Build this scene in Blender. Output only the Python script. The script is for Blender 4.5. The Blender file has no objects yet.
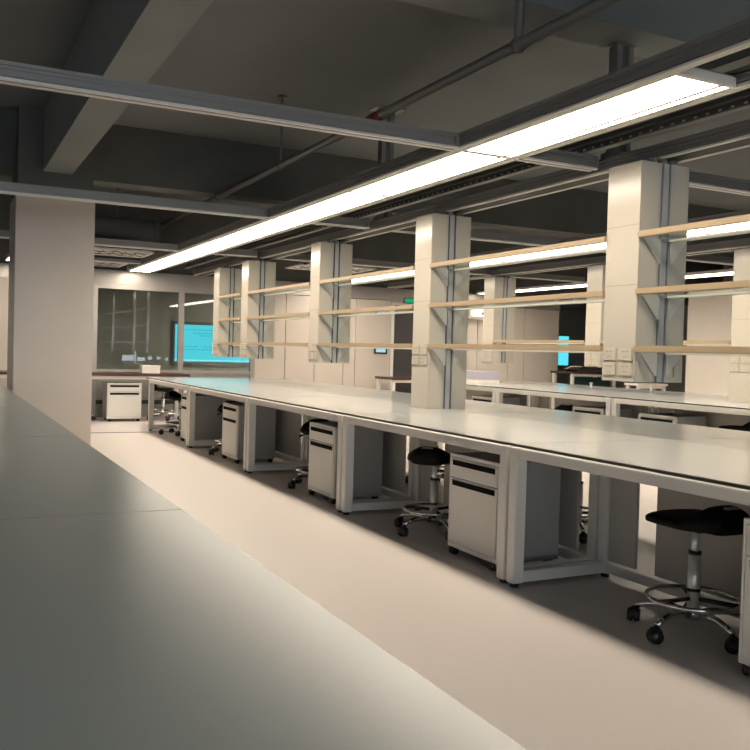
import bpy, bmesh, math, random
from mathutils import Vector, Matrix
random.seed(4)
S = bpy.context.scene
COL = S.collection
PI = math.pi

# ------------------------------------------------------------------ materials
def mat(name, col, rough=0.5, metal=0.0, spec=0.5, noise=None, bump=None):
    m = bpy.data.materials.new(name); m.use_nodes = True
    nt = m.node_tree; b = nt.nodes['Principled BSDF']
    b.inputs['Base Color'].default_value = (*col, 1)
    b.inputs['Roughness'].default_value = rough
    b.inputs['Metallic'].default_value = metal
    b.inputs['Specular IOR Level'].default_value = spec
    if noise:
        scale, amount = noise
        tc = nt.nodes.new('ShaderNodeTexCoord'); n = nt.nodes.new('ShaderNodeTexNoise')
        n.inputs['Scale'].default_value = scale; n.inputs['Detail'].default_value = 4
        nt.links.new(tc.outputs['Object'], n.inputs['Vector'])
        r = nt.nodes.new('ShaderNodeValToRGB')
        r.color_ramp.elements[0].position = 0.3; r.color_ramp.elements[1].position = 0.7
        r.color_ramp.elements[0].color = (*[c * (1 - amount) for c in col], 1)
        r.color_ramp.elements[1].color = (*[min(1, c * (1 + amount)) for c in col], 1)
        nt.links.new(n.outputs['Fac'], r.inputs['Fac'])
        nt.links.new(r.outputs['Color'], b.inputs['Base Color'])
    if bump:
        tc = nt.nodes.new('ShaderNodeTexCoord'); n = nt.nodes.new('ShaderNodeTexNoise')
        n.inputs['Scale'].default_value = bump[0]
        nt.links.new(tc.outputs['Object'], n.inputs['Vector'])
        bp = nt.nodes.new('ShaderNodeBump'); bp.inputs['Strength'].default_value = bump[1]
        nt.links.new(n.outputs['Fac'], bp.inputs['Height']); nt.links.new(bp.outputs['Normal'], b.inputs['Normal'])
    return m

def emit(name, col, strength):
    m = bpy.data.materials.new(name); m.use_nodes = True
    nt = m.node_tree; nt.nodes.clear()
    e = nt.nodes.new('ShaderNodeEmission'); o = nt.nodes.new('ShaderNodeOutputMaterial')
    e.inputs['Color'].default_value = (*col, 1); e.inputs['Strength'].default_value = strength
    nt.links.new(e.outputs[0], o.inputs[0])
    return m

LIGHT = 9.0
M = {}
M['floor'] = mat('vinyl_floor', (0.74, 0.68, 0.64), 0.34, noise=(420, 0.07))
M['floor2'] = mat('lilac_floor', (0.70, 0.64, 0.63), 0.34, noise=(420, 0.05))
M['ceiling'] = mat('ceiling_paint', (0.150, 0.160, 0.165), 0.85, noise=(1.2, 0.06))
M['beam'] = mat('beam_paint', (0.20, 0.213, 0.21), 0.8, noise=(2, 0.05))
M['column'] = mat('column_cladding', (0.62, 0.55, 0.485), 0.28, noise=(1.5, 0.03))
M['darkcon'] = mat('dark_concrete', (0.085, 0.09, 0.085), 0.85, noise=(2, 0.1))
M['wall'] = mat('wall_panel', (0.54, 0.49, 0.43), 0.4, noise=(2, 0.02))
M['gap'] = mat('panel_gap', (0.30, 0.27, 0.24), 0.8)
M['greywall'] = mat('grey_wall', (0.30, 0.295, 0.27), 0.7, noise=(2, 0.03))
M['white'] = mat('white_powder_coat', (0.74, 0.725, 0.68), 0.35)
M['cover'] = mat('column_cover', (0.50, 0.465, 0.40), 0.2)
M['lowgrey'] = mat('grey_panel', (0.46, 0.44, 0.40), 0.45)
M['top'] = mat('worktop_laminate', (0.47, 0.48, 0.475), 0.16, noise=(300, 0.02))
M['counter'] = mat('counter_laminate', (0.42, 0.49, 0.50), 0.27, spec=0.9, noise=(300, 0.02))
M['edge'] = mat('black_core_edge', (0.012, 0.012, 0.012), 0.4)
M['maroon'] = mat('dark_red_edge', (0.075, 0.03, 0.03), 0.4)
M['black'] = mat('black_polyurethane', (0.004, 0.004, 0.004), 0.6, spec=0.15)
M['plastic'] = mat('black_plastic', (0.012, 0.012, 0.012), 0.35)
M['chrome'] = mat('chrome', (0.72, 0.72, 0.72), 0.12, 1.0)
M['alu'] = mat('aluminium', (0.265, 0.262, 0.255), 0.45, 0.4)
M['alulight'] = mat('aluminium_flange', (0.74, 0.71, 0.65), 0.4, 0.15)  # lit undersides of the rails put into a paler aluminium; also lamp frames
M['track'] = mat('track_aluminium', (0.42, 0.43, 0.44), 0.4, 0.2)
M['slotgrey'] = mat('grey_grip', (0.30, 0.30, 0.30), 0.5)
M['satin'] = mat('satin_chrome', (0.72, 0.71, 0.69), 0.32, 0.55)
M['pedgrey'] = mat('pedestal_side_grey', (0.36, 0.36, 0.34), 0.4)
M['wallbright'] = mat('side_wall_panel_lit', (0.90, 0.84, 0.75), 0.4)  # paler than the other wall panels, standing in for light missing there
M['slot'] = mat('black_finger_slot', (0.008, 0.008, 0.008), 0.9, spec=0.1)
M['dark'] = mat('dark_slot', (0.03, 0.03, 0.033), 0.6)
M['darkmetal'] = mat('dark_painted_metal', (0.13, 0.13, 0.125), 0.55)
M['pipe'] = mat('pipe_paint', (0.13, 0.13, 0.125), 0.5)
M['red'] = mat('red_paint', (0.14, 0.02, 0.02), 0.5)
M['shelfedge'] = mat('beige_shelf_edge', (0.37, 0.28, 0.175), 0.42)
M['shelfunder'] = mat('white_shelf_underside', (0.70, 0.68, 0.62), 0.38)
M['socket'] = mat('ivory_socket', (0.50, 0.46, 0.38), 0.3)
M['bracket'] = mat('bracket_grey', (0.50, 0.485, 0.455), 0.4)
M['door'] = mat('dark_door', (0.045, 0.04, 0.042), 0.5)
M['header'] = mat('header_steel', (0.36, 0.34, 0.32), 0.3, 0.3)
M['lilac'] = mat('lilac_box', (0.42, 0.40, 0.47), 0.6)
M['paper'] = mat('white_card', (0.80, 0.76, 0.70), 0.6)
M['teal'] = mat('dark_teal_panel', (0.02, 0.06, 0.05), 0.5)
M['led'] = emit('light_diffuser', (1.0, 0.865, 0.70), LIGHT)
M['screen'] = emit('screen_cyan', (0.11, 0.74, 0.88), 0.45)
M['screenline'] = emit('screen_text', (0.05, 0.50, 0.62), 0.42)
M['screenpale'] = emit('screen_pale', (0.35, 0.98, 1.0), 0.5)
M['tablet'] = emit('tablet_glow', (0.45, 0.75, 0.85), 0.4)
M['exit'] = emit('exit_green', (0.02, 0.6, 0.28), 0.25)
M['daylight'] = emit('window_daylight', (0.75, 0.88, 1.0), 2.6)

def glassmat():
    m = bpy.data.materials.new('partition_glass'); m.use_nodes = True
    nt = m.node_tree; nt.nodes.clear()
    o = nt.nodes.new('ShaderNodeOutputMaterial'); mx = nt.nodes.new('ShaderNodeMixShader')
    t = nt.nodes.new('ShaderNodeBsdfTransparent'); g = nt.nodes.new('ShaderNodeBsdfGlossy')
    lw = nt.nodes.new('ShaderNodeLayerWeight'); lw.inputs['Blend'].default_value = 0.5
    pw = nt.nodes.new('ShaderNodeMath'); pw.operation = 'POWER'; pw.inputs[1].default_value = 5.0
    f = nt.nodes.new('ShaderNodeMath'); f.operation = 'MULTIPLY_ADD'; f.inputs[1].default_value = 0.62; f.inputs[2].default_value = 0.05
    nt.links.new(lw.outputs['Facing'], pw.inputs[0]); nt.links.new(pw.outputs[0], f.inputs[0])
    t.inputs['Color'].default_value = (0.88, 0.92, 0.90, 1); g.inputs['Roughness'].default_value = 0.01
    nt.links.new(f.outputs[0], mx.inputs[0]); nt.links.new(t.outputs[0], mx.inputs[1])
    nt.links.new(g.outputs[0], mx.inputs[2]); nt.links.new(mx.outputs[0], o.inputs[0])
    return m
M['glass'] = glassmat()

# ------------------------------------------------------------------ mesh builder
class MB:
    def __init__(self):
        self.bm = bmesh.new(); self.mats = []
    def mi(self, m):
        if m not in self.mats: self.mats.append(m)
        return self.mats.index(m)
    def _merge(self, tmp, m, smooth=False):
        i = self.mi(m)
        for f in tmp.faces:
            f.material_index = i; f.smooth = smooth
        me = bpy.data.meshes.new('t'); tmp.to_mesh(me); tmp.free()
        self.bm.from_mesh(me); bpy.data.meshes.remove(me)
    def box(self, x0, x1, y0, y1, z0, z1, m, bev=0.0, rot=None):
        t = bmesh.new()
        x0, x1 = sorted((x0, x1)); y0, y1 = sorted((y0, y1)); z0, z1 = sorted((z0, z1))
        bmesh.ops.create_cube(t, size=1.0)
        for v in t.verts:
            v.co = Vector(((x0 + x1) / 2 + v.co.x * (x1 - x0), (y0 + y1) / 2 + v.co.y * (y1 - y0), (z0 + z1) / 2 + v.co.z * (z1 - z0)))
        if bev > 0:
            bmesh.ops.bevel(t, geom=t.edges[:], offset=bev, segments=2, affect='EDGES', clamp_overlap=True)
        if rot:
            bmesh.ops.transform(t, matrix=rot, verts=t.verts)
        self._merge(t, m); return self
    def cyl(self, a, b, r, m, r2=None, seg=16, caps=True):
        a, b = Vector(a), Vector(b); d = b - a
        t = bmesh.new()
        bmesh.ops.create_cone(t, cap_ends=caps, segments=seg, radius1=r, radius2=r if r2 is None else r2, depth=d.length)
        q = d.to_track_quat('Z', 'Y').to_matrix().to_4x4()
        bmesh.ops.transform(t, matrix=Matrix.Translation((a + b) / 2) @ q, verts=t.verts)
        self._merge(t, m, True)
        return self
    def tube(self, pts, rad, m, seg=10, closed=False):
        pts = [Vector(p) for p in pts]; n = len(pts)
        rads = rad if isinstance(rad, (list, tuple)) else [rad] * n
        t = bmesh.new(); rings = []
        for i, p in enumerate(pts):
            if closed: d = (pts[(i + 1) % n] - pts[i - 1]).normalized()
            else: d = (pts[min(i + 1, n - 1)] - pts[max(i - 1, 0)]).normalized()
            up = Vector((0, 0, 1)) if abs(d.z) < 0.95 else Vector((1, 0, 0))
            u = d.cross(up).normalized(); w = d.cross(u).normalized()
            rings.append([t.verts.new(p + rads[i] * (math.cos(2 * PI * k / seg) * u + math.sin(2 * PI * k / seg) * w)) for k in range(seg)])
        for i in range(n if closed else n - 1):
            A, B = rings[i], rings[(i + 1) % n]
            for k in range(seg):
                t.faces.new((A[k], A[(k + 1) % seg], B[(k + 1) % seg], B[k]))
        if not closed:
            t.faces.new(rings[0]); t.faces.new(list(reversed(rings[-1])))
        bmesh.ops.recalc_face_normals(t, faces=t.faces)
        self._merge(t, m, True); return self
    def loft(self, rings, m, smooth=True):
        t = bmesh.new(); R = [[t.verts.new(p) for p in r] for r in rings]; n = len(R[0])
        for i in range(len(R) - 1):
            for k in range(n):
                t.faces.new((R[i][k], R[i][(k + 1) % n], R[i + 1][(k + 1) % n], R[i + 1][k]))
        t.faces.new(list(reversed(R[0]))); t.faces.new(R[-1])
        bmesh.ops.recalc_face_normals(t, faces=t.faces)
        self._merge(t, m, smooth); return self
    def prism(self, poly, axis, a, b, m):
        """poly of 2D points extruded along axis ('x','y','z') from a to b"""
        def P(p, c):
            return {'x': (c, p[0], p[1]), 'y': (p[0], c, p[1]), 'z': (p[0], p[1], c)}[axis]
        t = bmesh.new()
        A = [t.verts.new(P(p, a)) for p in poly]; B = [t.verts.new(P(p, b)) for p in poly]
        n = len(poly)
        for k in range(n): t.faces.new((A[k], A[(k + 1) % n], B[(k + 1) % n], B[k]))
        t.faces.new(A); t.faces.new(list(reversed(B)))
        bmesh.ops.recalc_face_normals(t, faces=t.faces)
        self._merge(t, m); return self
    def build(self, name, parent=None):
        me = bpy.data.meshes.new(name)
        self.bm.to_mesh(me); self.bm.free()
        for m in self.mats: me.materials.append(m)
        o = bpy.data.objects.new(name, me); COL.objects.link(o)
        if parent is not None: o.parent = parent
        return o

def tag(o, label, cat, group=None, kind=None):
    o['label'] = label; o['category'] = cat
    if group: o['group'] = group
    if kind: o['kind'] = kind
    return o
def thing(name, label, cat, loc=(0, 0, 0), rz=0.0, group=None):
    o = bpy.data.objects.new(name, None); COL.objects.link(o)
    o.location = loc; o.rotation_euler = (0, 0, rz); o.empty_display_size = 0.1
    return tag(o, label, cat, group)
def struct(mb, name, label, cat='room'):
    o = mb.build(name); return tag(o, label, cat, kind='structure')
def dup(root, loc, rz=0.0, label=None, group=None):
    r = root.copy(); COL.objects.link(r); r.location = loc; r.rotation_euler = (0, 0, rz)
    if label: r['label'] = label
    if group: r['group'] = group
    for ch in list(root.children):
        c = ch.copy(); COL.objects.link(c); c.parent = r
        for g in list(ch.children):
            d = g.copy(); COL.objects.link(d); d.parent = c
    return r

# ------------------------------------------------------------------ camera
H = 1.30
cam = bpy.data.cameras.new('camera'); co = bpy.data.objects.new('camera', cam); COL.objects.link(co)
yaw, pitch, roll, F = 0.464918591, 0.0264936169, -0.02825164, 872.891802
fw = Vector((math.sin(yaw), math.cos(yaw), 0)); rt = Vector((math.cos(yaw), -math.sin(yaw), 0)); dn = Vector((0, 0, -1))
f2 = fw * math.cos(pitch) + dn * math.sin(pitch); d2 = dn * math.cos(pitch) - fw * math.sin(pitch)
r3 = rt * math.cos(roll) + d2 * math.sin(roll); d3 = d2 * math.cos(roll) - rt * math.sin(roll)
mw = Matrix(((r3.x, -d3.x, -f2.x, 0), (r3.y, -d3.y, -f2.y, 0), (r3.z, -d3.z, -f2.z, H), (0, 0, 0, 1)))
co.matrix_world = mw
cam.sensor_fit = 'HORIZONTAL'; cam.sensor_width = 36; cam.lens = F / 750 * 36; cam.clip_start = 0.05; cam.clip_end = 200
S.camera = co
S.view_settings.view_transform = 'Standard'; S.view_settings.look = 'None'
S.view_settings.gamma = 1; S.view_settings.exposure = 1.28; S.view_settings.use_curve_mapping = False
w = bpy.data.worlds.new('World'); S.world = w; w.use_nodes = True
w.node_tree.nodes['Background'].inputs[0].default_value = (0.80, 0.90, 1.0, 1)
w.node_tree.nodes['Background'].inputs[1].default_value = 2.2

# ------------------------------------------------------------------ the setting
YE = 16.0; SLAB = 3.9
m = MB(); m.box(-8, 18, -9, 13.17, -0.1, 0, M['floor']); struct(m, 'floor', 'warm beige speckled vinyl floor of the laboratory')
m = MB(); m.box(-8, 18, 13.23, 22, -0.1, 0, M['floor2']); struct(m, 'floor_far', 'paler lilac floor beyond the dark threshold strip')
m = MB(); m.box(-8, 18, 13.17, 13.23, -0.1, 0.003, M['dark']); struct(m, 'trim_1', 'dark threshold strip across the floor')
m = MB(); m.box(-8, 18, -9, 22, SLAB, SLAB + 0.15, M['ceiling']); struct(m, 'ceiling', 'dark grey painted concrete ceiling slab')
m = MB(); m.box(1.02, 1.327, -9, 10.4, 3.2, SLAB, M['beam']); struct(m, 'ceiling_beam', 'pale grey concrete beam running along the room to the clad column')
m = MB(); m.box(-8, 18, 4.51, 4.90, 3.50, SLAB, M['beam']); struct(m, 'ceiling_beam_cross', 'concrete beam crossing over the near end of the light strip')
m = MB(); m.box(-8, 18, 10.72, 11.05, 3.22, SLAB, M['darkcon']); struct(m, 'ceiling_beam_far', 'dark concrete cross beam behind the clad column')

# clad column beside the counter
m = MB(); m.box(0.745, 1.585, 10.4, 11.3, 0, 2.93, M['column'], 0.006)
m.box(0.86, 0.868, 10.397, 10.4, 0.9, 1.9, M['column'])
m.box(0.765, 1.565, 10.42, 11.28, 2.93, SLAB, M['darkcon'])
struct(m, 'column', 'big square column clad in pale panels behind the grey counter', 'column')

# end wall of white panels with a dark door
SEAMS = [5.43, 6.05, 6.67, 7.30, 7.56, 8.36]
def panels(edges, z0, z1, mb, y=YE, g=0.006):
    for a, b in zip(edges[:-1], edges[1:]):
        mb.box(a + g, b - g, y, y + 0.05, z0, z1, M['wall'], 0.002)
m = MB(); panels(SEAMS, 0.0, 2.36, m); panels([9.62, 10.49, 11.31, 11.74, 12.70], 0.0, 2.36, m)
panels([8.36, 9.62], 2.32, 2.36, m); m.box(5.43, 12.70, YE + 0.05, YE + 0.10, 2.30, 2.36, M['gap'])
m.box(5.43, 8.36, YE + 0.05, YE + 0.09, 0, 2.3, M['gap']); m.box(9.62, 12.70, YE + 0.05, YE + 0.09, 0, 2.3, M['gap'])
struct(m, 'wall_far', 'white panelled wall at the far end of the laboratory')
m = MB(); m.box(-8, 12.70, YE - 0.03, YE + 0.08, 2.37, 2.62, M['header'], 0.004); m.box(2.42, 5.43, YE - 0.02, YE + 0.07, 2.29, 2.37, M['header'], 0.003)
struct(m, 'trim_2', 'satin metal header band above the glass partition and white panels')
dr = thing('door_1', 'dark door in the white end wall under the green exit sign', 'door', (8.99, YE + 0.02, 0)); dr['kind'] = 'structure'
m = MB(); m.box(-0.56, 0.56, 0.0, 0.045, 0.01, 2.28, M['door'], 0.003); m.build('door_leaf', dr)
m = MB(); m.box(-0.63, -0.56, -0.04, 0.06, 0, 2.32, M['white'], 0.003); m.box(0.56, 0.63, -0.04, 0.06, 0, 2.32, M['white'], 0.003); m.box(-0.56, 0.56, -0.04, 0.06, 2.28, 2.32, M['white'], 0.003); m.build('door_frame', dr)
m = MB(); m.tube([(0.44, -0.02, 0.9), (0.44, -0.06, 0.92), (0.44, -0.06, 1.25), (0.44, -0.02, 1.27)], 0.012, M['chrome']); m.build('door_handle', dr)

# glass partition
wn = thing('window_1', 'full width glass partition to the dark meeting room with the screen', 'window', (2.48, YE, 0)); wn['kind'] = 'structure'
m = MB()
for a, b in ((-0.06, 0.03), (1.47, 1.57), (2.86, 2.95)):
    m.box(a, b, -0.03, 0.05, 0, 2.29, M['header'], 0.004)
m.box(0, 2.9, -0.025, 0.045, 0.80, 0.86, M['header'], 0.003); m.build('window_frame', wn)
for a, b in ((0.03, 1.47), (1.57, 2.86)):
    m = MB(); m.box(a, b, 0.008, 0.014, 0.86, 2.29, M['glass']); m.build('pane', wn)
m = MB(); m.box(-0.0, 2.9, 0.0, 0.04, 0, 0.80, M['greywall']); m.box(0, 2.9, -0.02, 0.0, 0.24, 0.31, M['dark'], 0.004); m.build('low_panel', wn)
# wall left of the partition (behind the column)
m = MB(); m.box(-8, 2.42, YE, YE + 0.1, 0, 2.37, M['wall']); struct(m, 'wall_far_left', 'white end wall behind the clad column')

# meeting room behind glass
m = MB(); m.box(-8, 18, 21.0, 21.1, 0, 2.75, M['greywall']); struct(m, 'wall_meeting_room', 'dark grey wall of the meeting room behind the glass')
m = MB(); m.box(-8, 18, YE + 0.1, 21.0, 2.75, 2.8, M['ceiling']); struct(m, 'ceiling_meeting_room', 'grey ceiling of the room behind the glass')
m = MB(); m.box(-8, 12.7, YE + 0.02, YE + 0.12, 2.62, SLAB, M['darkcon']); m.box(12.7, 18, YE + 0.02, YE + 0.12, 2.8, SLAB, M['darkcon']); struct(m, 'wall_bulkhead', 'dark bulkhead above the far partition')

sc = thing('projection_screen', 'wide glowing cyan screen with rows of text seen through the glass', 'screen', (6.4, 20.97, 0.94))
m = MB(); m.box(-1.36, 1.36, -0.02, 0.02, -0.10, 0.96, M['darkmetal'], 0.006); m.build('screen_frame', sc)
m = MB(); m.box(-1.30, 1.30, -0.028, -0.02, 0.0, 0.89, M['screen']); m.box(-1.30, 1.30, -0.031, -0.028, 0.02, 0.045, M['screenpale'])
for i, (z, x0, x1) in enumerate(((0.76, -1.05, -0.1), (0.68, -0.85, -0.2), (0.62, -0.7, -0.3), (0.35, -1.05, -0.75), (0.35, -0.6, -0.3), (0.28, -1.1, -0.7), (0.28, -0.65, -0.25), (0.76, 0.1, 1.0), (0.35, 0.2, 0.9))):
    x = x0
    while x < x1:
        l = 0.05 + 0.07 * random.random(); m.box(x, min(x + l, x1), -0.032, -0.028, z, z + 0.022, M['screenline']); x += l + 0.03
m.build('display', sc)
s2 = thing('wall_screen', 'narrow upright cyan screen beyond the opening past the white wall', 'screen', (16.10, 20.0, 1.02))
m = MB(); m.box(-0.45, 0.17, 0.0, 0.06, -0.03, 0.93, M['darkmetal'], 0.005); m.build('bezel', s2)
m = MB(); m.box(-0.22, 0.14, -0.008, 0.0, 0.05, 0.88, M['screen']); m.box(-0.1, 0.13, -0.011, -0.008, 0.55, 0.6, M['screenline']); m.build('display', s2)
m = MB(); m.box(-0.03, 0.03, 0.05, 0.9, -0.02, 0.04, M['darkmetal']); m.build('wall_arm', s2)

# side wall far right
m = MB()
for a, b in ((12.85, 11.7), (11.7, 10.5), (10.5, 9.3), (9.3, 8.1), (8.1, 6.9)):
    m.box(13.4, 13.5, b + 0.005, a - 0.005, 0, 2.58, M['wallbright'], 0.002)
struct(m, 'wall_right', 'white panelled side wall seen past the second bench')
# walls behind and beside the camera; their unseen openings are added for daylight fill
m = MB(); GW = M['greywall']
m.box(-8, 18, -9.1, -9.0, 2.5, SLAB, GW); m.box(-8, 6.0, -9.1, -9.0, 0, 0.7, GW); m.box(5.2, 6.0, -9.1, -9.0, 0.7, 2.5, GW)
m.box(6.0, 18, -9.1, -9.0, 1.65, 2.5, GW); m.box(6.0, 18, -9.1, -9.0, 0, 0.38, GW)
LOW = [(6.42, 6.75, 0.62, 0.80), (6.80, 7.15, 0.60, 0.66), (7.56, 8.12, 0.57, 0.84), (8.13, 8.22, 0.38, 1.65), (8.25, 8.62, 0.56, 0.74), (8.75, 8.95, 0.64, 0.80), (9.15, 9.35, 0.66, 0.78), (9.55, 9.7, 0.62, 0.74)]  # slots shaped so daylight reflects as glints in the glass partition
cx = 6.0
for x0, x1, z0, z1 in LOW:
    m.box(cx, x0, -9.1, -9.0, 0.38, 1.65, GW); m.box(x0, x1, -9.1, -9.0, 0.38, z0, GW); m.box(x0, x1, -9.1, -9.0, z1, 1.65, GW); cx = x1
m.box(cx, 18, -9.1, -9.0, 0.38, 1.65, GW)
struct(m, 'wall_back', 'grey wall with wide daylight windows at the back of the laboratory')
m = MB(); m.box(17.9, 18, -9, 22, 0, SLAB, M['greywall']); struct(m, 'wall_side_far', 'grey wall at the far side of the laboratory')
m = MB(); m.box(-8.1, -8, -9, 22, 0, 0.7, M['wall']); m.box(-8.1, -8, -9, 22, 3.0, SLAB, M['wall']); m.box(-8.1, -8, 5.0, 22, 0.7, 3.0, M['wall']); m.box(-8.1, -8, -9, 1.0, 0.7, 3.0, M['wall']); m.box(-8.1, -8, 1, 5, 1.1, 3.0, M['wall'])
struct(m, 'wall_left', 'white wall with the added daylight openings')
wl = thing('window_2', 'row of low windows added in the left wall for daylight fill', 'window', (-8.05, 3.0, 0.7)); wl['kind'] = 'structure'  # unseen windows, sized to fill the bench fronts with daylight
m = MB(); m.box(-0.04, 0.04, -2, 2, 0, 0.04, M['white']); m.box(-0.04, 0.04, -2, 2, 0.36, 0.4, M['white'])
for k in range(4): m.box(-0.04, 0.04, -1.97 + k * 1.31 - 0.03, -1.97 + k * 1.31 + 0.03, 0.04, 0.36, M['white'])
m.build('window_frame', wl)

# ------------------------------------------------------------------ worktops and frames
def worktop(x0, x1, y0, y1, z, mt, label, joints=(), seam=None, counter=False):
    t = thing('worktop', label, 'worktop', ((x0 + x1) / 2, (y0 + y1) / 2, z))
    hx, hy = (x1 - x0) / 2, (y1 - y0) / 2
    m = MB(); m.box(-hx + 0.002, hx - 0.002, -hy + 0.002, hy - 0.002, -0.003, 0, mt)
    m.build('surface', t)
    m = MB(); m.box(-hx, hx, -hy, hy, -0.016, -0.003, M['edge'], 0.002); m.build('core_edge', t)
    if seam is not None:
        m = MB(); m.box(seam - (x0 + x1) / 2 - 0.0012, seam - (x0 + x1) / 2 + 0.0012, -hy + 0.01, hy - 0.01, 0, 0.0006, M['gap'])
        for j in joints: m.box(-hx + 0.004, hx - 0.004, j - (y0 + y1) / 2 - 0.0012, j - (y0 + y1) / 2 + 0.0012, 0, 0.0006, M['gap'])
        m.build('seam', t)
    return t
B1 = [1.70, 4.06, 6.33, 8.73, 11.12, 13.5]; B1END = 13.98
B2 = [3.13, 5.50, 7.85, 10.20, 12.57]
Z1, Z2 = 0.80, 0.855
worktop(2.95, 5.26, 1.0, B1END, Z1, M['top'], 'long pale grey worktop with black edge on the near island bench', B1[1:-1], 4.15)
worktop(7.05, 9.38, 2.9, 12.60, Z2, M['top'], 'pale grey worktop of the second island bench behind the hanging shelves', B2[1:-1], 8.2)

def bench_frame(L, htop, label, loc, far=False):
    """one bay of white steel bench frame; origin at front left foot, runs +y"""
    t = thing('bench_support', label, 'bench frame', loc, group='bench frames')
    T = htop - 0.016; D = 2.34; wd = M['white']; g = 0.012; lw = 0.072; zf = 0.022
    for y in (g, L - g - lw):
        m = MB(); m.box(0, lw, y, y + lw, zf, T, wd, 0.004); m.build('leg', t)
        m = MB(); m.box(0.66, 0.72, y, y + lw, zf, T - 0.05, wd, 0.004); m.build('leg', t)
        m = MB(); m.box(lw, 0.66, y + 0.004, y + lw - 0.004, 0.026, 0.088, wd, 0.004); m.build('floor_rail', t)
        m = MB(); m.box(lw, D - 0.06, y + 0.004, y + lw - 0.004, T - 0.05, T, wd, 0.004); m.build('cross_rail', t)
        m = MB(); m.box(D - 0.06, D, y, y + lw, zf, T, wd, 0.004); m.build('leg', t)
        for x in (0.03, 0.69, D - 0.03):
            m = MB(); m.cyl((x, y + 0.03, 0), (x, y + 0.03, 0.014), 0.026, M['plastic']); m.cyl((x, y + 0.03, 0.014), (x, y + 0.03, 0.03), 0.012, M['plastic']); m.build('foot', t)
    m = MB(); m.box(0.0, 0.05, g + lw, L - g - lw, T - 0.055, T, wd, 0.004); m.build('front_apron', t)
    m = MB(); m.box(D - 0.05, D, g + lw, L - g - lw, T - 0.055, T, wd, 0.004); m.build('rear_apron', t)
    m = MB(); m.box(0.665, 0.715, g + lw, L - g - lw, 0.030, 0.088, wd, 0.004); m.build('rear_rail', t)
    # panels under the middle with two see-through slots
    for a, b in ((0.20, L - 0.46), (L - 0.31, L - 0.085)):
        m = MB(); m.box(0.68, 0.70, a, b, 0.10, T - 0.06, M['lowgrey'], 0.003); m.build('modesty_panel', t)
    return t
lab1 = ['nearest bay of white bench frame, partly outside the picture, around the big black stool',
        'white steel bench frame bay of the near bench holding the second stool',
        'white steel bench frame bay under the near bench, beyond the column standing on the worktop',
        'white steel bench frame bay of the near bench, second from its far end',
        'white steel bench frame bay at the far end of the near island bench']
for i in range(5):
    bench_frame(B1[i + 1] - B1[i], Z1, lab1[i], (2.895, B1[i], 0))
lab2 = ['nearest bay of second bench frame with black stool, behind the near worktop',
        'second bench frame bay around the white pedestal with its side showing',
        'second bench frame bay with a black stool back showing under it',
        'far end bay of the second bench frame beside the column on the worktop']
for i in range(4):
    if i == 0: continue
    bench_frame(B2[i + 1] - B2[i], Z2, lab2[i], (7.02, B2[i], 0))
bench_frame(B2[1] - B2[0], Z2, lab2[0], (7.02, B2[0], 0))

# grey counter under the camera
ct = thing('lab_counter', 'wide grey counter top in front, running to the clad column', 'counter', (-0.50, 4.5, 0))
m = MB(); m.box(-1.18, 1.18, -5.5, 7.6, 0.778, 0.80, M['counter'], 0.003); m.build('counter_surface', ct)
m = MB()
for yy in (0.35, 2.645, 4.935, 7.23, 9.52): m.box(-1.178, 1.178, yy - 4.5 - 0.0015, yy - 4.5 + 0.0015, 0.80, 0.8006, M['gap'])
m.build('joint', ct)
m = MB(); m.box(-1.176, 1.176, -5.496, 7.596, 0.762, 0.778, M['edge']); m.build('core_edge', ct)
for y in (-5.4, -3.1, -0.75, 1.6, 3.95, 6.3, 7.5):
    for x in (-1.12, 1.06):
        m = MB(); m.box(x, x + 0.06, y, y + 0.06, 0, 0.762, M['white'], 0.004); m.build('leg', ct)
m = MB(); m.box(1.07, 1.12, -5.34, 7.5, 0.70, 0.762, M['white'], 0.004); m.build('front_apron', ct)

# ------------------------------------------------------------------ mobile pedestals
def pedestal(label, loc, rz, group='white mobile pedestals', W=0.57, Dp=0.46):
    t = thing('mobile_pedestal', label, 'drawer pedestal', loc, rz, group)
    wh = M['white']; z0, z1 = 0.048, 0.655; h = W / 2
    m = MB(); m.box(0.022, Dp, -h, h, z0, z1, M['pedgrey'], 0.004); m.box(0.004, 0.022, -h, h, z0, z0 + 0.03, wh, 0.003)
    m.box(0.004, 0.022, -h, -h + 0.018, z0, z1, wh, 0.002); m.box(0.004, 0.022, h - 0.018, h, z0, z1, wh, 0.002); m.box(0.004, 0.022, -h, h, z1 - 0.022, z1, wh, 0.002)
    m.build('body', t)
    for a, b in ((0.505, 0.63), (z0 + 0.033, 0.50)):
        m = MB(); m.box(0.0, 0.022, -h + 0.021, h - 0.021, a, b, wh, 0.003); d = m.build('drawer', t)
        hz = 0.600 if a > 0.4 else 0.470
        m = MB(); m.box(-0.003, 0.0, -h + 0.045, h - 0.045, hz - 0.017, hz + 0.017, M['slot'], 0.001)
        m.box(-0.008, -0.003, -h + 0.045, h - 0.045, hz + 0.013, hz + 0.017, M['slot'], 0.001); hd = m.build('handle', d)
    for x in (0.022, Dp - 0.04):
        for y in (-h + 0.05, h - 0.05):
            m = MB(); m.box(x - 0.025, x + 0.025, y - 0.025, y + 0.025, 0.041, 0.049, M['plastic'])
            m.box(x - 0.02, x + 0.02, y - 0.007, y + 0.007, 0.015, 0.044, M['plastic'], 0.003)
            m.cyl((x, y - 0.022, 0.025), (x, y - 0.006, 0.025), 0.025, M['plastic'], seg=14)
            m.cyl((x, y + 0.006, 0.025), (x, y + 0.022, 0.025), 0.025, M['plastic'], seg=14)
            m.build('caster', t)
    return t
P0 = pedestal('white two-drawer pedestal on casters between the two black stools', (3.0, 4.575, 0), 0)
dup(P0, (3.0, 2.25, 0), 0, 'white pedestal cut by the right edge, beside the big black stool')
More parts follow.
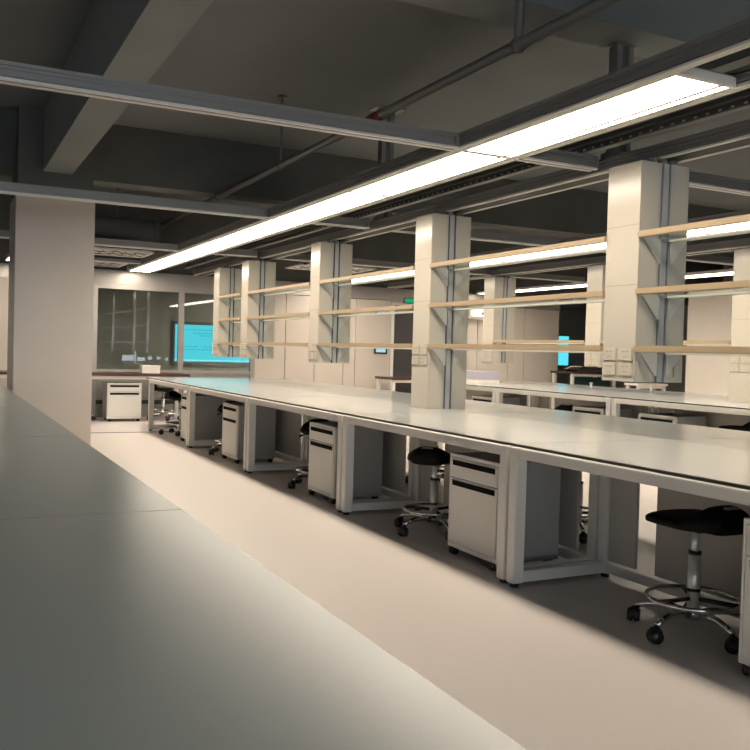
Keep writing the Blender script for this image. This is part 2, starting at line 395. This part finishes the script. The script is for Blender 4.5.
dup(P0, (3.0, 6.99, 0), 0, 'white two-drawer pedestal next left of the second stool, third from camera')
dup(P0, (3.0, 9.67, 0), 0, 'slim looking white pedestal under the blue-tinted part of the near worktop')
dup(P0, (3.0, 11.62, 0), 0, 'farthest pedestal under the near bench, seen edge-on at its far bay')
dup(P0, (2.84, 15.1, 0), PI / 2, 'white pedestal facing the aisle under the dark-edged table by the glass')
P2 = dup(P0, (7.12, 8.37, 0), 0, 'white pedestal top of second bench, left of the joint between its bays', None); P2.scale = (1, 1, 1.055)
dup(P0, (7.12, 7.22, 0), 0, 'white pedestal of second bench with its grey side showing, by the right stool', None).scale = (1, 1, 1.055)
dup(P0, (7.12, 10.68, 0), 0, 'farthest pedestal of second bench just past the column on the worktop', None).scale = (1, 1, 1.055)

# ------------------------------------------------------------------ stools
def stool(label, loc, rz, group='black lab stools', h=0.0, base=0.716):
    t = thing('lab_stool', label, 'stool', loc, rz, group)
    # seat, back along +x
    rings = []; N = 30; n = 32
    def sm(t): t = max(0.0, min(1.0, t)); return t * t * (3 - 2 * t)
    for i in range(N + 1):
        u = i / N; x = -0.165 + 0.410 * u
        ef = max(0.25, 1 - max(0, 1 - u / 0.10) ** 3.2) ** 0.5          # rounded front
        eb = max(0.35, 1 - max(0, (u - 0.90) / 0.10) ** 3) ** 0.5        # blunt back
        wdt = 0.192 * ef * eb * (1 - 0.34 * sm((u - 0.5) / 0.5))
        rise = 0.072 * sm((u - 0.60) / 0.16)
        top = 0.568 + rise - (1 - ef) * 0.003 - 0.020 * max(0, (u - 0.82) / 0.18) ** 1.5 - 0.016 * max(0, (u - 0.93) / 0.07) ** 2
        bot = 0.512 + 0.004 * (1 - sm(u / 0.30)) + 0.02 * max(0, (u - 0.9) / 0.1) ** 2
        if top < bot + 0.01: top = bot + 0.01
        r = []
        for k in range(n):
            a = 2 * PI * k / n; c, q = math.cos(a), math.sin(a)
            sx = math.copysign(abs(c) ** 0.55, c); sz = math.copysign(abs(q) ** 0.6, q)
            z = (top + bot) / 2 + (top - bot) / 2 * sz
            f = sm((z - 0.555) / 0.085) * (rise / 0.072)
            ww = wdt * (1 - 0.36 * f)
            r.append((x, ww * sx, z + h))
        rings.append(r)
    m = MB(); m.loft(rings, M['black']); seat = m.build('seat', t)
    m = MB(); rot = Matrix.Translation((0.208, 0, 0.631 + h)) @ Matrix.Rotation(0.5, 4, 'Y')
    m.box(-0.016, 0.016, -0.044, 0.044, -0.012, 0.008, M['slotgrey'], 0.007, rot); m.build('handle_slot', seat)
    m = MB(); m.tube([(0.0, 0.06, 0.51 + h), (-0.05, 0.16, 0.505 + h), (-0.08, 0.20, 0.49 + h)], [0.008, 0.008, 0.012], M['plastic']); m.build('lever', t)
    m = MB(); m.box(-0.09, 0.09, -0.07, 0.07, 0.500 + h, 0.513 + h, M['plastic'], 0.004); m.build('seat_plate', t)
    m = MB(); m.cyl((0, 0, 0.34), (0, 0, 0.505 + h), 0.019, M['satin'], seg=20); m.build('gas_piston', t)
    m = MB(); m.cyl((0, 0, 0.10), (0, 0, 0.385), 0.030, M['satin'], seg=20); m.cyl((0, 0, 0.382), (0, 0, 0.398), 0.031, M['plastic'], seg=20); m.cyl((0, 0, 0.205), (0, 0, 0.22), 0.031, M['plastic'], seg=20); m.build('column_sleeve', t)
    pts = [(0.215 * math.cos(2 * PI * k / 40), 0.215 * math.sin(2 * PI * k / 40), 0.170) for k in range(40)]
    m = MB(); m.tube(pts, 0.0105, M['chrome'], 10, closed=True); fr = m.build('foot_ring', t)
    for k in range(3):
        a = 2 * PI * k / 3 + 0.5; c, s = math.cos(a), math.sin(a)
        m = MB(); m.tube([(0.028 * c, 0.028 * s, 0.170), (0.21 * c, 0.21 * s, 0.170)], 0.011, M['plastic'], 8); m.build('spoke', fr)
    m = MB(); m.cyl((0, 0, 0.075), (0, 0, 0.125), 0.040, M['chrome'], r2=0.032, seg=20); m.build('hub', t)
    for k in range(5):
        a = 2 * PI * k / 5 + base; c, s = math.cos(a), math.sin(a)
        prof = [(0.03, 0.098, 0.020), (0.10, 0.112, 0.018), (0.18, 0.112, 0.016), (0.245, 0.098, 0.015), (0.275, 0.082, 0.017)]
        m = MB(); m.tube([(r * c, r * s, z) for r, z, _ in prof], [q for _, _, q in prof], M['chrome'], 10); arm = m.build('base_arm', t)
        cx, cy = 0.285 * c, 0.285 * s
        m = MB()
        b = a + 0.9 * k; ux, uy = -math.sin(b), math.cos(b)
        m.cyl((0.275 * c, 0.275 * s, 0.05), (0.275 * c, 0.275 * s, 0.085), 0.009, M['plastic'])
        for sgn in (-1, 1):
            m.cyl((cx + sgn * 0.008 * ux, cy + sgn * 0.008 * uy, 0.036), (cx + sgn * 0.030 * ux, cy + sgn * 0.030 * uy, 0.036), 0.036, M['plastic'], r2=0.030, seg=16)
        m.cyl((cx - 0.012 * ux, cy - 0.012 * uy, 0.045), (cx + 0.012 * ux, cy + 0.012 * uy, 0.045), 0.034, M['plastic'], seg=14)
        m.build('caster', arm)
    return t
def ang(x, y): return math.atan2(y, x)
stool('big black saddle stool nearest the camera, raised back turned to the right', (3.235, 3.0, 0), ang(-0.02, -1.0), base=1.12)
ST = stool('black stool seen from behind, left of the white pedestal between the stools', (3.235, 5.44, 0), ang(-0.731, -0.682))
dup(ST, (3.25, 7.60, 0), ang(0.3, 0.9), 'stool mostly hidden beside the third white pedestal, only seat and casters showing')
dup(ST, (3.24, 10.28, 0), ang(0.2, 0.95), 'stool hidden behind the slim pedestal, only its edge and caster showing')
dup(ST, (3.22, 12.75, 0), ang(-0.7, 0.7), 'black stool at the far end of near bench beside its farthest pedestal')
dup(ST, (3.55, 15.35, 0), ang(-0.9, 0.3), 'black stool under the right end of the table by the glass')
dup(ST, (2.12, 15.45, 0), ang(0.2, 0.9), 'stool at the left end of the table by the glass, hidden by the column')
dup(ST, (4.20, 5.0, 0), ang(0.6, 0.8), 'stool on the far side of the near bench, casters seen through the nearer slot')
dup(ST, (4.36, 7.33, 0), ang(0.9, 0.2), 'stool on the far side, casters seen beside the second stool')
stool('black stool back peeping over near worktop under the second bench', (7.36, 9.02, 0), ang(-0.731, -0.682), h=0.055)
stool('black stool under second bench by the right edge, behind the near worktop', (7.36, 6.28, 0), ang(0.10, -0.99), h=0.075, base=1.05)

# ------------------------------------------------------------------ tables at the far end
def far_table(label, x0, x1, y0, z=0.82, top='maroon', depth=0.75):
    t = thing('side_table', label, 'table', ((x0 + x1) / 2, y0, 0), group='dark-edged tables at the end wall')
    hx = (x1 - x0) / 2
    m = MB(); m.box(-hx, hx, 0, depth, z - 0.045, z, M[top], 0.004); m.build('tabletop', t)
    for x in (-hx + 0.03, hx - 0.09):
        for y in (0.03, depth - 0.09):
            m = MB(); m.box(x, x + 0.06, y, y + 0.06, 0, z - 0.045, M['white'], 0.004); m.build('leg', t)
    m = MB(); m.box(-hx + 0.09, hx - 0.09, 0.04, 0.08, z - 0.10, z - 0.045, M['white'], 0.003); m.build('apron', t)
    return t
far_table('dark red-edged table in front of the glass partition, over the white pedestal', 1.72, 3.93, 15.0)
far_table('dark red-edged table by the dark door, left of the column on the worktop', 7.9, 9.3, 15.0, 0.81)
far_table('dark-topped table with green panel and white sheet, far right by the opening', 12.3, 13.6, 15.0, 0.99)
far_table('dark red-edged table peeping out left of the clad column', 0.2, 1.5, 15.0)
far_table('white table far behind the second bench, under the nearest hanging column', 12.40, 13.2, 13.1, 0.82, 'white', 0.4)
cd = thing('storage_box', 'small white box standing on the table by the glass', 'box', (3.30, 15.3, 0.82))
m = MB(); m.box(-0.155, 0.155, -0.1, 0.1, 0, 0.115, M['paper'], 0.004); m.build('carton', cd)
m = MB(); m.box(-0.16, 0.16, -0.105, 0.105, 0.11, 0.135, M['paper'], 0.004); m.build('lid', cd)
gp = MB(); gp.box(-0.55, 0.6, 0, 0.03, 0.55, 0.86, M['teal'], 0.003); o = gp.build('green_panel'); o.location = (12.6, 15.2, 0)
for tb in bpy.data.objects:
    if tb.get('label', '').startswith('dark-topped table with green'):
        o.parent = tb; o.location = (0.0, 0.2, 0); o.name = 'modesty_panel'; o['label'] = 'dark green modesty panel'
sh = thing('paper_sheet', 'white sheet lying tilted on the dark-topped table at far right', 'paper', (12.55, 15.3, 1.045))
m = MB(); m.box(-0.13, 0.19, -0.12, 0.12, 0.01, 0.03, M['paper'], 0.004, Matrix.Rotation(-0.35, 4, 'X')); m.build('sheet', sh)
m = MB(); m.box(-0.13, 0.19, 0.06, 0.11, -0.054, 0.0, M['plastic'], 0.003); m.build('stand', sh)
lb = thing('storage_bin', 'lilac grey box on the far end of the second bench worktop', 'box', (7.62, 11.56, Z2 + 0.001))
m = MB(); m.box(-0.2, 0.2, -0.30, 0.30, 0, 0.06, M['paper'], 0.005); m.build('tray', lb)
m = MB(); m.box(-0.2, 0.2, -0.30, 0.30, 0.06, 0.19, M['lilac'], 0.006); m.build('bin_body', lb)
# small fittings on second bench
for i, (x, y, lab) in enumerate(((8.6, 10.05, 'tiny white tap fitting on the second worktop, left of the hanging socket column'), (8.75, 9.0, 'tiny white fitting on the second worktop beside the hanging socket column'))):
    t = thing('bench_fitting', lab, 'fitting', (x, y, Z2))
    m = MB(); m.cyl((0, 0, 0), (0, 0, 0.07), 0.018, M['paper']); m.build('stem', t)
    m = MB(); m.cyl((0, 0, 0.07), (0, 0, 0.085), 0.026, M['paper']); m.build('cap', t)

# ------------------------------------------------------------------ service columns and shelves
def service_post(label, xf, y0, y1, zb, zt, extra=True):
    """xf: aisle-side face; y0..y1 extent; origin on the bottom"""
    t = thing('utility_post', label, 'service column', (xf, (y0 + y1) / 2, zb), group='white hanging service columns')
    hy = (y1 - y0) / 2; W = 0.41; hh = zt - zb; cv = M['cover']
    m = MB(); m.box(0, 0.015, -hy, hy, 0, hh, cv, 0.002)
    for zz in (0.40, 0.78): 
        if zz < hh - 0.1: m.box(-0.0008, 0.0, -hy + 0.004, hy - 0.004, hh - zz, hh - zz + 0.004, M['gap'])
    m.build('front_cover', t)
    m = MB(); m.box(W - 0.015, W, -hy, hy, 0, hh, cv, 0.002); m.build('back_cover', t)
    for s in (-1, 1):
        for a, b in ((0.015, 0.155), (0.265, W - 0.015)):
            m = MB(); m.box(a, b, s * hy, s * (hy - 0.02), 0, hh, cv, 0.001); m.build('side_cover', t)
        m = MB(); m.box(0.155, 0.265, s * (hy - 0.012), s * (hy - 0.03), 0, hh, M['track'])
        m.box(0.155, 0.170, s * (hy + 0.002), s * (hy - 0.012), 0, hh, M['track']); m.box(0.187, 0.233, s * (hy + 0.004), s * (hy - 0.012), 0, hh, M['track'], 0.001)
        m.box(0.250, 0.265, s * (hy + 0.002), s * (hy - 0.012), 0, hh, M['track'])
        m.box(0.170, 0.187, s * (hy - 0.011), s * (hy - 0.012), 0, hh, M['dark']); m.box(0.233, 0.250, s * (hy - 0.011), s * (hy - 0.012), 0, hh, M['dark'])
        m.build('shelf_track', t)
    m = MB(); m.box(0.05, 0.36, -hy + 0.05, hy - 0.05, hh, hh + 0.02, M['alu'], 0.004)
    for x in (0.12, 0.205, 0.29):
        m.cyl((x, -hy + 0.03, hh - 0.03), (x, -hy + 0.03, hh + 0.03), 0.030, M['alu'], seg=12)
    m.build('top_bracket', t)
    m = MB(); m.box(0.02, W - 0.02, -hy + 0.02, hy - 0.02, 0, 0.012, cv); m.build('bottom_cap', t)
    zs = 1.19 - zb
    for i in range(2):
        for j in range(2):
            y = (-0.075, 0.075)[i] * (hy / 0.15); z = zs + 0.045 + j * 0.095
            m = MB(); m.box(-0.012, 0.0, y - 0.060, y + 0.060, z - 0.042, z + 0.042, M['socket'], 0.004)
            for dy in (-0.018, 0.018):
                m.box(-0.0135, -0.012, y + dy - 0.012, y + dy + 0.012, z + 0.014, z + 0.020, M['gap'])
            m.box(-0.0135, -0.012, y - 0.018, y + 0.018, z - 0.020, z - 0.016, M['gap'])
            m.build('socket', t)
    return t
YS = [(4.19, 4.49), (6.78, 7.08), (9.33, 9.61), (11.93, 12.23), (13.36, 13.66)]
plab = ['big white service column hanging nearest the camera above the near worktop',
        'white service column standing down on the near worktop, the only one touching it',
        'white service column hanging third from the camera over the near bench',
        'white service column hanging second from the far end of the near bench',
        'white service column hanging at the far end, in front of the cyan screen']
for i, (a, b) in enumerate(YS):
    p = service_post(plab[i], 3.93, a, b, Z1 if i == 1 else 1.155, 2.55)
    if i == 0:
        m = MB(); m.box(0.325, 0.365, -0.166, -0.15, 0.035, 0.105, M['socket'], 0.003); m.build('switch', p)
    if i == 1:
        m = MB(); m.box(0.30, 0.34, -0.166, -0.15, 0.44, 0.505, M['socket'], 0.003); m.build('switch', p)
YS2 = [(6.66, 6.96), (9.11, 9.42), (11.64, 11.94)]
plab2 = ['service column at right edge standing on the second bench worktop',
         'service column of the second bench seen just left of the nearest column',
         'service column of the second bench seen through the shelves above the lilac box']
for i, (a, b) in enumerate(YS2):
    service_post(plab2[i], 7.93, a, b, Z2 if i == 0 else 1.18, 2.55)

def shelf(label, xf, y0, y1, z, grp, brackets=(True, True)):
    t = thing('bench_shelf', label, 'shelf', (xf, (y0 + y1) / 2, z), group=grp)
    h = (y1 - y0) / 2
    m = MB(); m.box(-0.023, -0.001, -h - 0.015, h + 0.002, 0, 0.040, M['shelfedge'], 0.004); m.build('front_board', t)
    m = MB(); m.box(0.0, 0.405, -h, h, 0.020, 0.028, M['glass']); m.build('glass_plate', t)
    m = MB(); m.box(0.225, 0.275, -h, h, -0.010, 0.004, M['shelfunder'], 0.002); m.build('support_tube', t)
    m = MB(); m.box(0.405, 0.425, -h + 0.002, h - 0.002, 0.014, 0.036, M['shelfunder'], 0.004); m.build('back_board', t)
    for k, s in enumerate((-1, 1)):
        if not brackets[k]: continue
        y = s * (h - 0.012)
        m = MB()
        m.prism([(0.02, 0.004), (0.168, 0.004), (0.168, -0.15), (0.155, -0.15)], 'y', y - 0.003, y + 0.003, M['bracket'])
        m.prism([(0.385, 0.004), (0.25, 0.004), (0.25, -0.15), (0.262, -0.15)], 'y', y - 0.003, y + 0.003, M['bracket'])
        m.box(0.165, 0.255, y - 0.012, y + 0.008, -0.012, 0.004, M['alu'], 0.002)
        m.build('bracket', t)
    return t
spans = [(1.90, 4.19, 'right of the nearest column'), (4.49, 6.78, 'between the nearest column and the one on the worktop'),
         (7.08, 9.33, 'left of the column on the worktop'), (9.61, 11.93, 'between the third and fourth columns from the camera'), (12.23, 13.36, 'at the far end of the near bench')]
for (z, nm) in ((2.062, 'top'), (1.705, 'middle'), (1.345, 'bottom')):
    for a, b, w_ in spans:
        shelf(f'beige-edged {nm} shelf {w_}', 3.93, a + 0.006, b - 0.006, z, f'{nm} shelves of the near bench', (b > 2 and a > 2, True))
spans2 = [(4.5, 6.66, 'right of the column on it, at the edge'), (6.96, 9.11, 'seen past the nearest column'), (9.42, 11.64, 'seen under the near middle shelf')]
for (z, nm) in ((2.062, 'top'), (1.50, 'middle')):
    for a, b, w_ in spans2[1:]:
        if nm == 'top': continue
        shelf(f'thin beige-edged shelf on the second bench {w_}', 7.93, a + 0.006, b - 0.006, z, 'shelves of the second bench')

# ------------------------------------------------------------------ ceiling rails and lights
def rail(label, a, b, z=2.60, wd=0.09, hgt=0.095, group='aluminium ceiling rails', low=None):
    """horizontal aluminium profile from a to b (x,y), grooved sides, bottom flange coloured as lit"""
    a, b = Vector((*a, 0)), Vector((*b, 0)); L = (b - a).length; r = math.atan2((b - a).y, (b - a).x)
    t = thing('ceiling_rail', label, 'ceiling rail', ((a.x + b.x) / 2, (a.y + b.y) / 2, z), r, group)
    h = L / 2; q = wd / 2
    m = MB(); m.box(-h, h, -q + 0.012, q - 0.012, 0.012, hgt - 0.006, M['alu'])
    for z0, z1 in ((0.020, 0.034), (0.055, 0.061), (hgt - 0.020, hgt)):
        m.box(-h, h, -q, q, z0, z1, M['alu'], 0.002)
    m.build('profile', t)
    m = MB(); m.box(-h, h, -q, -q + 0.030, 0, 0.014, M['alulight'], 0.002); m.box(-h, h, q - 0.030, q, 0, 0.014, M['alulight'], 0.002); m.box(-h, h, -q + 0.03, q - 0.03, 0.006, 0.012, M['dark'])
    m.build('flange', t)
    for x in (-h, h):
        s = 1 if x < 0 else -1
        m = MB(); m.box(x, x + s * 0.03, -q - 0.012, q + 0.012, 0.02, hgt - 0.02, M['alu'], 0.004); m.build('end_bracket', t)
    return t
CR = [(4.795, 'first'), (8.365, 'second'), (11.98, 'third')]
for y, nm in CR:
    rail(f'grey ceiling rail left of the light strip, {nm} crossing from the camera', (-4, y), (2.93, y))
    rail(f'short grey ceiling rail right of the light strip, {nm} crossing from the camera', (3.43, y), (4.06, y))
    rail(f'grey ceiling rail over the second aisle, {nm} crossing from the camera', (4.36, y), (6.60, y))
    rail(f'grey ceiling rail above the second bench, {nm} crossing from the camera', (7.20, y), (10.0, y))
rail('long dark rail along the aisle side of the near light strip', (2.955, -1.0), (2.955, 15.6), wd=0.05, hgt=0.10)
rail('long rail along the bench side of the near light strip', (3.395, -1.0), (3.395, 15.6), wd=0.06, hgt=0.09)
rail('long rail over the service columns of the near bench', (4.21, -1.0), (4.21, 15.6), wd=0.20, hgt=0.10, z=2.585)
rail('long rail over the service columns of the second bench', (8.13, 2.0), (8.13, 15.6), wd=0.18, hgt=0.10, z=2.585)
rail('long rail along the aisle side of the second light strip', (6.64, 2.0), (6.64, 15.6), wd=0.05, hgt=0.10)
rail('long rail along the bench side of the second light strip', (7.15, 2.0), (7.15, 15.6), wd=0.06, hgt=0.09)
rail('pale rail running behind the second cross rail by the clad column', (1.60, 9.2), (4.06, 9.2), z=2.78, wd=0.06, hgt=0.06)
rail('pale thin rail over the far aisle by the partition', (1.70, 14.3), (2.9, 14.3), z=2.6, wd=0.06, hgt=0.06)
# slotted strut and cable tray
t = thing('cable_tray', 'dark perforated cable tray above the near bench shelves', 'cable tray', (3.78, 8.0, 2.70))
m = MB(); m.box(-0.28, 0.20, -9, 7.6, 0.10, 0.112, M['darkmetal']); m.build('tray_bed', t)
m = MB(); m.box(-0.292, -0.28, -9, 7.6, 0.08, 0.18, M['darkmetal']); m.build('side_rail', t)
m = MB(); m.box(0.20, 0.212, -9, 7.6, 0.0, 0.18, M['darkmetal'])
for i in range(150): 
    y = -6.0 + i * 0.09
    m.box(0.196, 0.2, y, y + 0.022, 0.03, 0.042, M['alulight'])
m.box(0.15, 0.2, -9, 7.6, 0.0, 0.008, M['alu']); m.box(0.17, 0.2, -9, 7.6, 0.06, 0.066, M['alu'])
m.build('slotted_side', t)
# posts
for (x, y, top, lab) in ((4.27, 4.79, 3.50, 'aluminium post hanging from the ceiling slab above the nearest service column'), (4.27, 8.40, SLAB, 'aluminium post with flange plate beside the red pipe valve')):
    t = thing('ceiling_post', lab, 'ceiling post', (x, y, 2.695), group='aluminium hanging posts')
    m = MB()
    for dx in (-0.075, 0.025):
        m.box(dx, dx + 0.05, -0.045, 0.045, 0, top - 2.695 - 0.012, M['alu'], 0.004)
    m.box(-0.03, 0.03, -0.03, 0.03, 0, top - 2.695 - 0.012, M['darkmetal']); m.build('profile', t)
    m = MB(); m.box(-0.17 if top > 3.6 else -0.09, 0.17 if top > 3.6 else 0.09, -0.12 if top > 3.6 else -0.05, 0.12 if top > 3.6 else 0.05, top - 2.695 - 0.012, top - 2.695, M['alu'], 0.003); m.build('flange_plate', t)
    m = MB(); m.box(-0.1, 0.1, -0.07, 0.07, 0, 0.05, M['alu'], 0.004); m.build('foot_bracket', t)

def light(label, x0, x1, y0, y1, grp, z=2.60):
    t = thing('ceiling_light', label, 'ceiling light', ((x0 + x1) / 2, (y0 + y1) / 2, z), group=grp)
    hx, hy = (x1 - x0) / 2, (y1 - y0) / 2; r = 0.016; xs = hx - 0.070
    m = MB(); m.box(-hx, -hx + r, -hy, hy, 0, 0.045, M['alulight'], 0.002); m.box(hx - r, hx, -hy, hy, 0, 0.045, M['alulight'], 0.002)
    m.box(xs - 0.014, xs + 0.014, -hy + r, hy - r, 0, 0.02, M['alulight'], 0.001)
    m.box(-hx + r, hx - r, -hy, -hy + 0.03, 0, 0.045, M['alulight'], 0.002); m.box(-hx + r, hx - r, hy - 0.024, hy, 0, 0.045, M['alulight'], 0.002)
    m.build('light_frame', t)
    m = MB(); m.box(-hx + r, xs - 0.014, -hy + 0.03, hy - 0.024, 0.003, 0.010, M['led']); m.box(xs + 0.014, hx - r, -hy + 0.03, hy - 0.024, 0.003, 0.010, M['led']); m.build('diffuser', t)
    m = MB(); m.box(-hx + 0.01, hx - 0.01, -hy + 0.01, hy - 0.01, 0.034, 0.055, M['alu']); m.build('housing', t)
    m = MB()
    for yy in (-hy + 0.1, hy - 0.1): m.box(-hx - 0.0, hx + 0.0, yy - 0.015, yy + 0.015, 0.055, 0.065, M['alu'])
    m.build('hanger_strap', t)
    return t
E1 = [2.97, 4.79, 4.79, 6.53, 6.53, 8.355, 8.355, 10.16, 10.16, 11.98, 11.98, 13.68, 13.68, 15.75]
nm = ['first', 'second', 'third', 'fourth', 'fifth', 'sixth', 'seventh']
for i in range(7):
    light(f'{nm[i]} white light panel from the camera in the bright strip over the near bench', 2.985, 3.36, E1[2 * i] + 0.004, E1[2 * i + 1] - 0.004, 'light panels over the near bench')
for k, (a, b) in enumerate(((-0.63, 1.15), (-2.42, -0.64))):
    light(('light panel of the near strip past the open gap', 'light panel of the near strip behind the camera')[k], 2.985, 3.36, a + 0.004, b - 0.004, 'light panels over the near bench')
for i in range(7):
    light(f'{nm[i]} light panel from the camera in the strip seen under the near shelves', 6.68, 7.10, E1[2 * i] + 0.004, E1[2 * i + 1] - 0.004, 'light panels over the second bench')
for i in range(2, 7):
    light(f'{nm[i]} light panel of the farthest strip, glimpsed past the second bench', 10.25, 10.62, E1[2 * i] + 0.004, E1[2 * i + 1] - 0.004, 'light panels over the third bench')
light('light panel glimpsed left of the clad column', 0.95, 1.28, 13.0, 15.3, 'light panels left of the column')

light('unseen ceiling light panel added to brighten the room behind the glass', 7.0, 7.8, 17.0, 20.0, 'added meeting room lights', 2.69)  # unseen lamp added to brighten the grey wall behind the glass
# sprinkler pipe with hangers
t = thing('sprinkler_pipe', 'dark sprinkler pipe running along under the ceiling slab', 'pipe', (3.13, 0, 3.19))
m = MB(); m.tube([(0, -3, 0), (0, 14.0, 0)], 0.034, M['pipe'], 14); m.build('pipe_run', t)
for y in (4.42, 8.54, 10.8):
    m = MB(); m.cyl((0, y, -0.045), (0, y, SLAB - 3.19 - 0.01), 0.012 if y > 5 else 0.03, M['pipe']); m.cyl((0, y - 0.025, 0), (0, y + 0.025, 0), 0.046, M['pipe']); m.cyl((0, y, SLAB - 3.19 - 0.02), (0, y, SLAB - 3.19), 0.05, M['pipe']); m.build('hanger', t)
m = MB(); m.cyl((0.0, 6.35, -0.02), (0.0, 6.35, -0.1), 0.025, M['red']); m.cyl((0, 6.25, 0), (0, 6.45, 0), 0.042, M['red']); m.build('valve', t)
t = thing('air_duct', 'dark round duct above the rails behind the clad column', 'duct', (2.0, 13.6, 3.05))
m = MB(); m.cyl((-0.2, 0, 0), (1.0, 0, 0), 0.16, M['ceiling'], seg=24); m.build('duct_body', t)
m = MB(); m.cyl((0.95, 0, 0), (1.02, 0, 0), 0.175, M['darkmetal'], seg=24); m.build('duct_collar', t)
m = MB(); m.cyl((0.4, 0, 0.15), (0.4, 0, SLAB - 3.05), 0.012, M['pipe']); m.build('hanger', t)

# perforated ceiling grilles near the end wall
def grille(label, x0, x1, y0, y1, z=2.66):
    t = thing('ceiling_grille', label, 'ceiling grille', ((x0 + x1) / 2, (y0 + y1) / 2, z), group='white perforated ceiling grilles')
    hx, hy = (x1 - x0) / 2, (y1 - y0) / 2
    m = MB(); m.box(-hx, hx, -hy, -hy + 0.06, 0, 0.03, M['white'], 0.003); m.box(-hx, hx, hy - 0.06, hy, 0, 0.03, M['white'], 0.003)
    m.box(-hx, -hx + 0.06, -hy, hy, 0, 0.03, M['white'], 0.003); m.box(hx - 0.06, hx, -hy, hy, 0, 0.03, M['white'], 0.003); m.build('grille_frame', t)
    m = MB(); n = int(hx * 2 / 0.17)
    for i in range(n):
        x = -hx + 0.06 + (i + 0.5) * (2 * hx - 0.12) / n
        L = min(hy - 0.03, 0.5)
        k = int(2 * hy / 0.17)
        for j in range(k):
            y = -hy + 0.06 + (j + 0.5) * (2 * hy - 0.12) / k
            m.box(-0.085, 0.085, -0.020, 0.020, 0.002, 0.006, M['white'], 0, Matrix.Translation((x, y, 0)) @ Matrix.Rotation(0.7 if (i + j) % 2 else -0.7, 4, 'Z'))
    m.build('lattice', t)
    m = MB(); m.box(-hx + 0.03, hx - 0.03, -hy + 0.05, hy - 0.05, 0.006, 0.012, M['dark']); m.build('backing', t)
    return t
grille('white perforated ceiling grille left of the light strip, nearer of two by the column', 1.75, 2.85, 13.0, 13.9)
grille('white perforated ceiling grille left of the light strip, against the glass partition', 1.75, 2.85, 15.0, 15.9)
grille('white perforated ceiling grille over the far aisle, seen above the top shelf', 5.2, 6.5, 13.0, 13.9)

# wall fittings
t = thing('exit_sign', 'small green lit exit sign over the dark door', 'sign', (8.77, YE - 0.03, 2.33))
m = MB(); m.box(-0.14, 0.14, -0.02, 0.03, 0, 0.11, M['plastic'], 0.003); m.build('case', t)
m = MB(); m.box(-0.125, 0.125, -0.026, -0.02, 0.012, 0.098, M['exit']); m.build('lit_face', t)
t = thing('wall_tablet', 'small black-framed panel with lit display on the white wall by the door', 'control panel', (8.13, YE, 1.26))
m = MB(); m.box(-0.15, 0.15, -0.025, 0, 0, 0.165, M['plastic'], 0.005); m.build('bezel', t)
m = MB(); m.box(-0.11, 0.11, -0.029, -0.025, 0.035, 0.13, M['tablet']); m.build('display', t)
t = thing('wall_box', 'small white box with a dark dot mounted high on the end wall', 'wall unit', (10.42, YE, 2.06))
m = MB(); m.box(-0.24, 0.24, -0.16, 0, 0, 0.26, M['white'], 0.02); m.build('case', t)
m = MB(); m.cyl((0.09, -0.165, 0.13), (0.09, -0.155, 0.13), 0.03, M['plastic']); m.box(-0.22, 0.22, -0.163, -0.158, 0.02, 0.06, M['gap']); m.build('vent_slot', t)
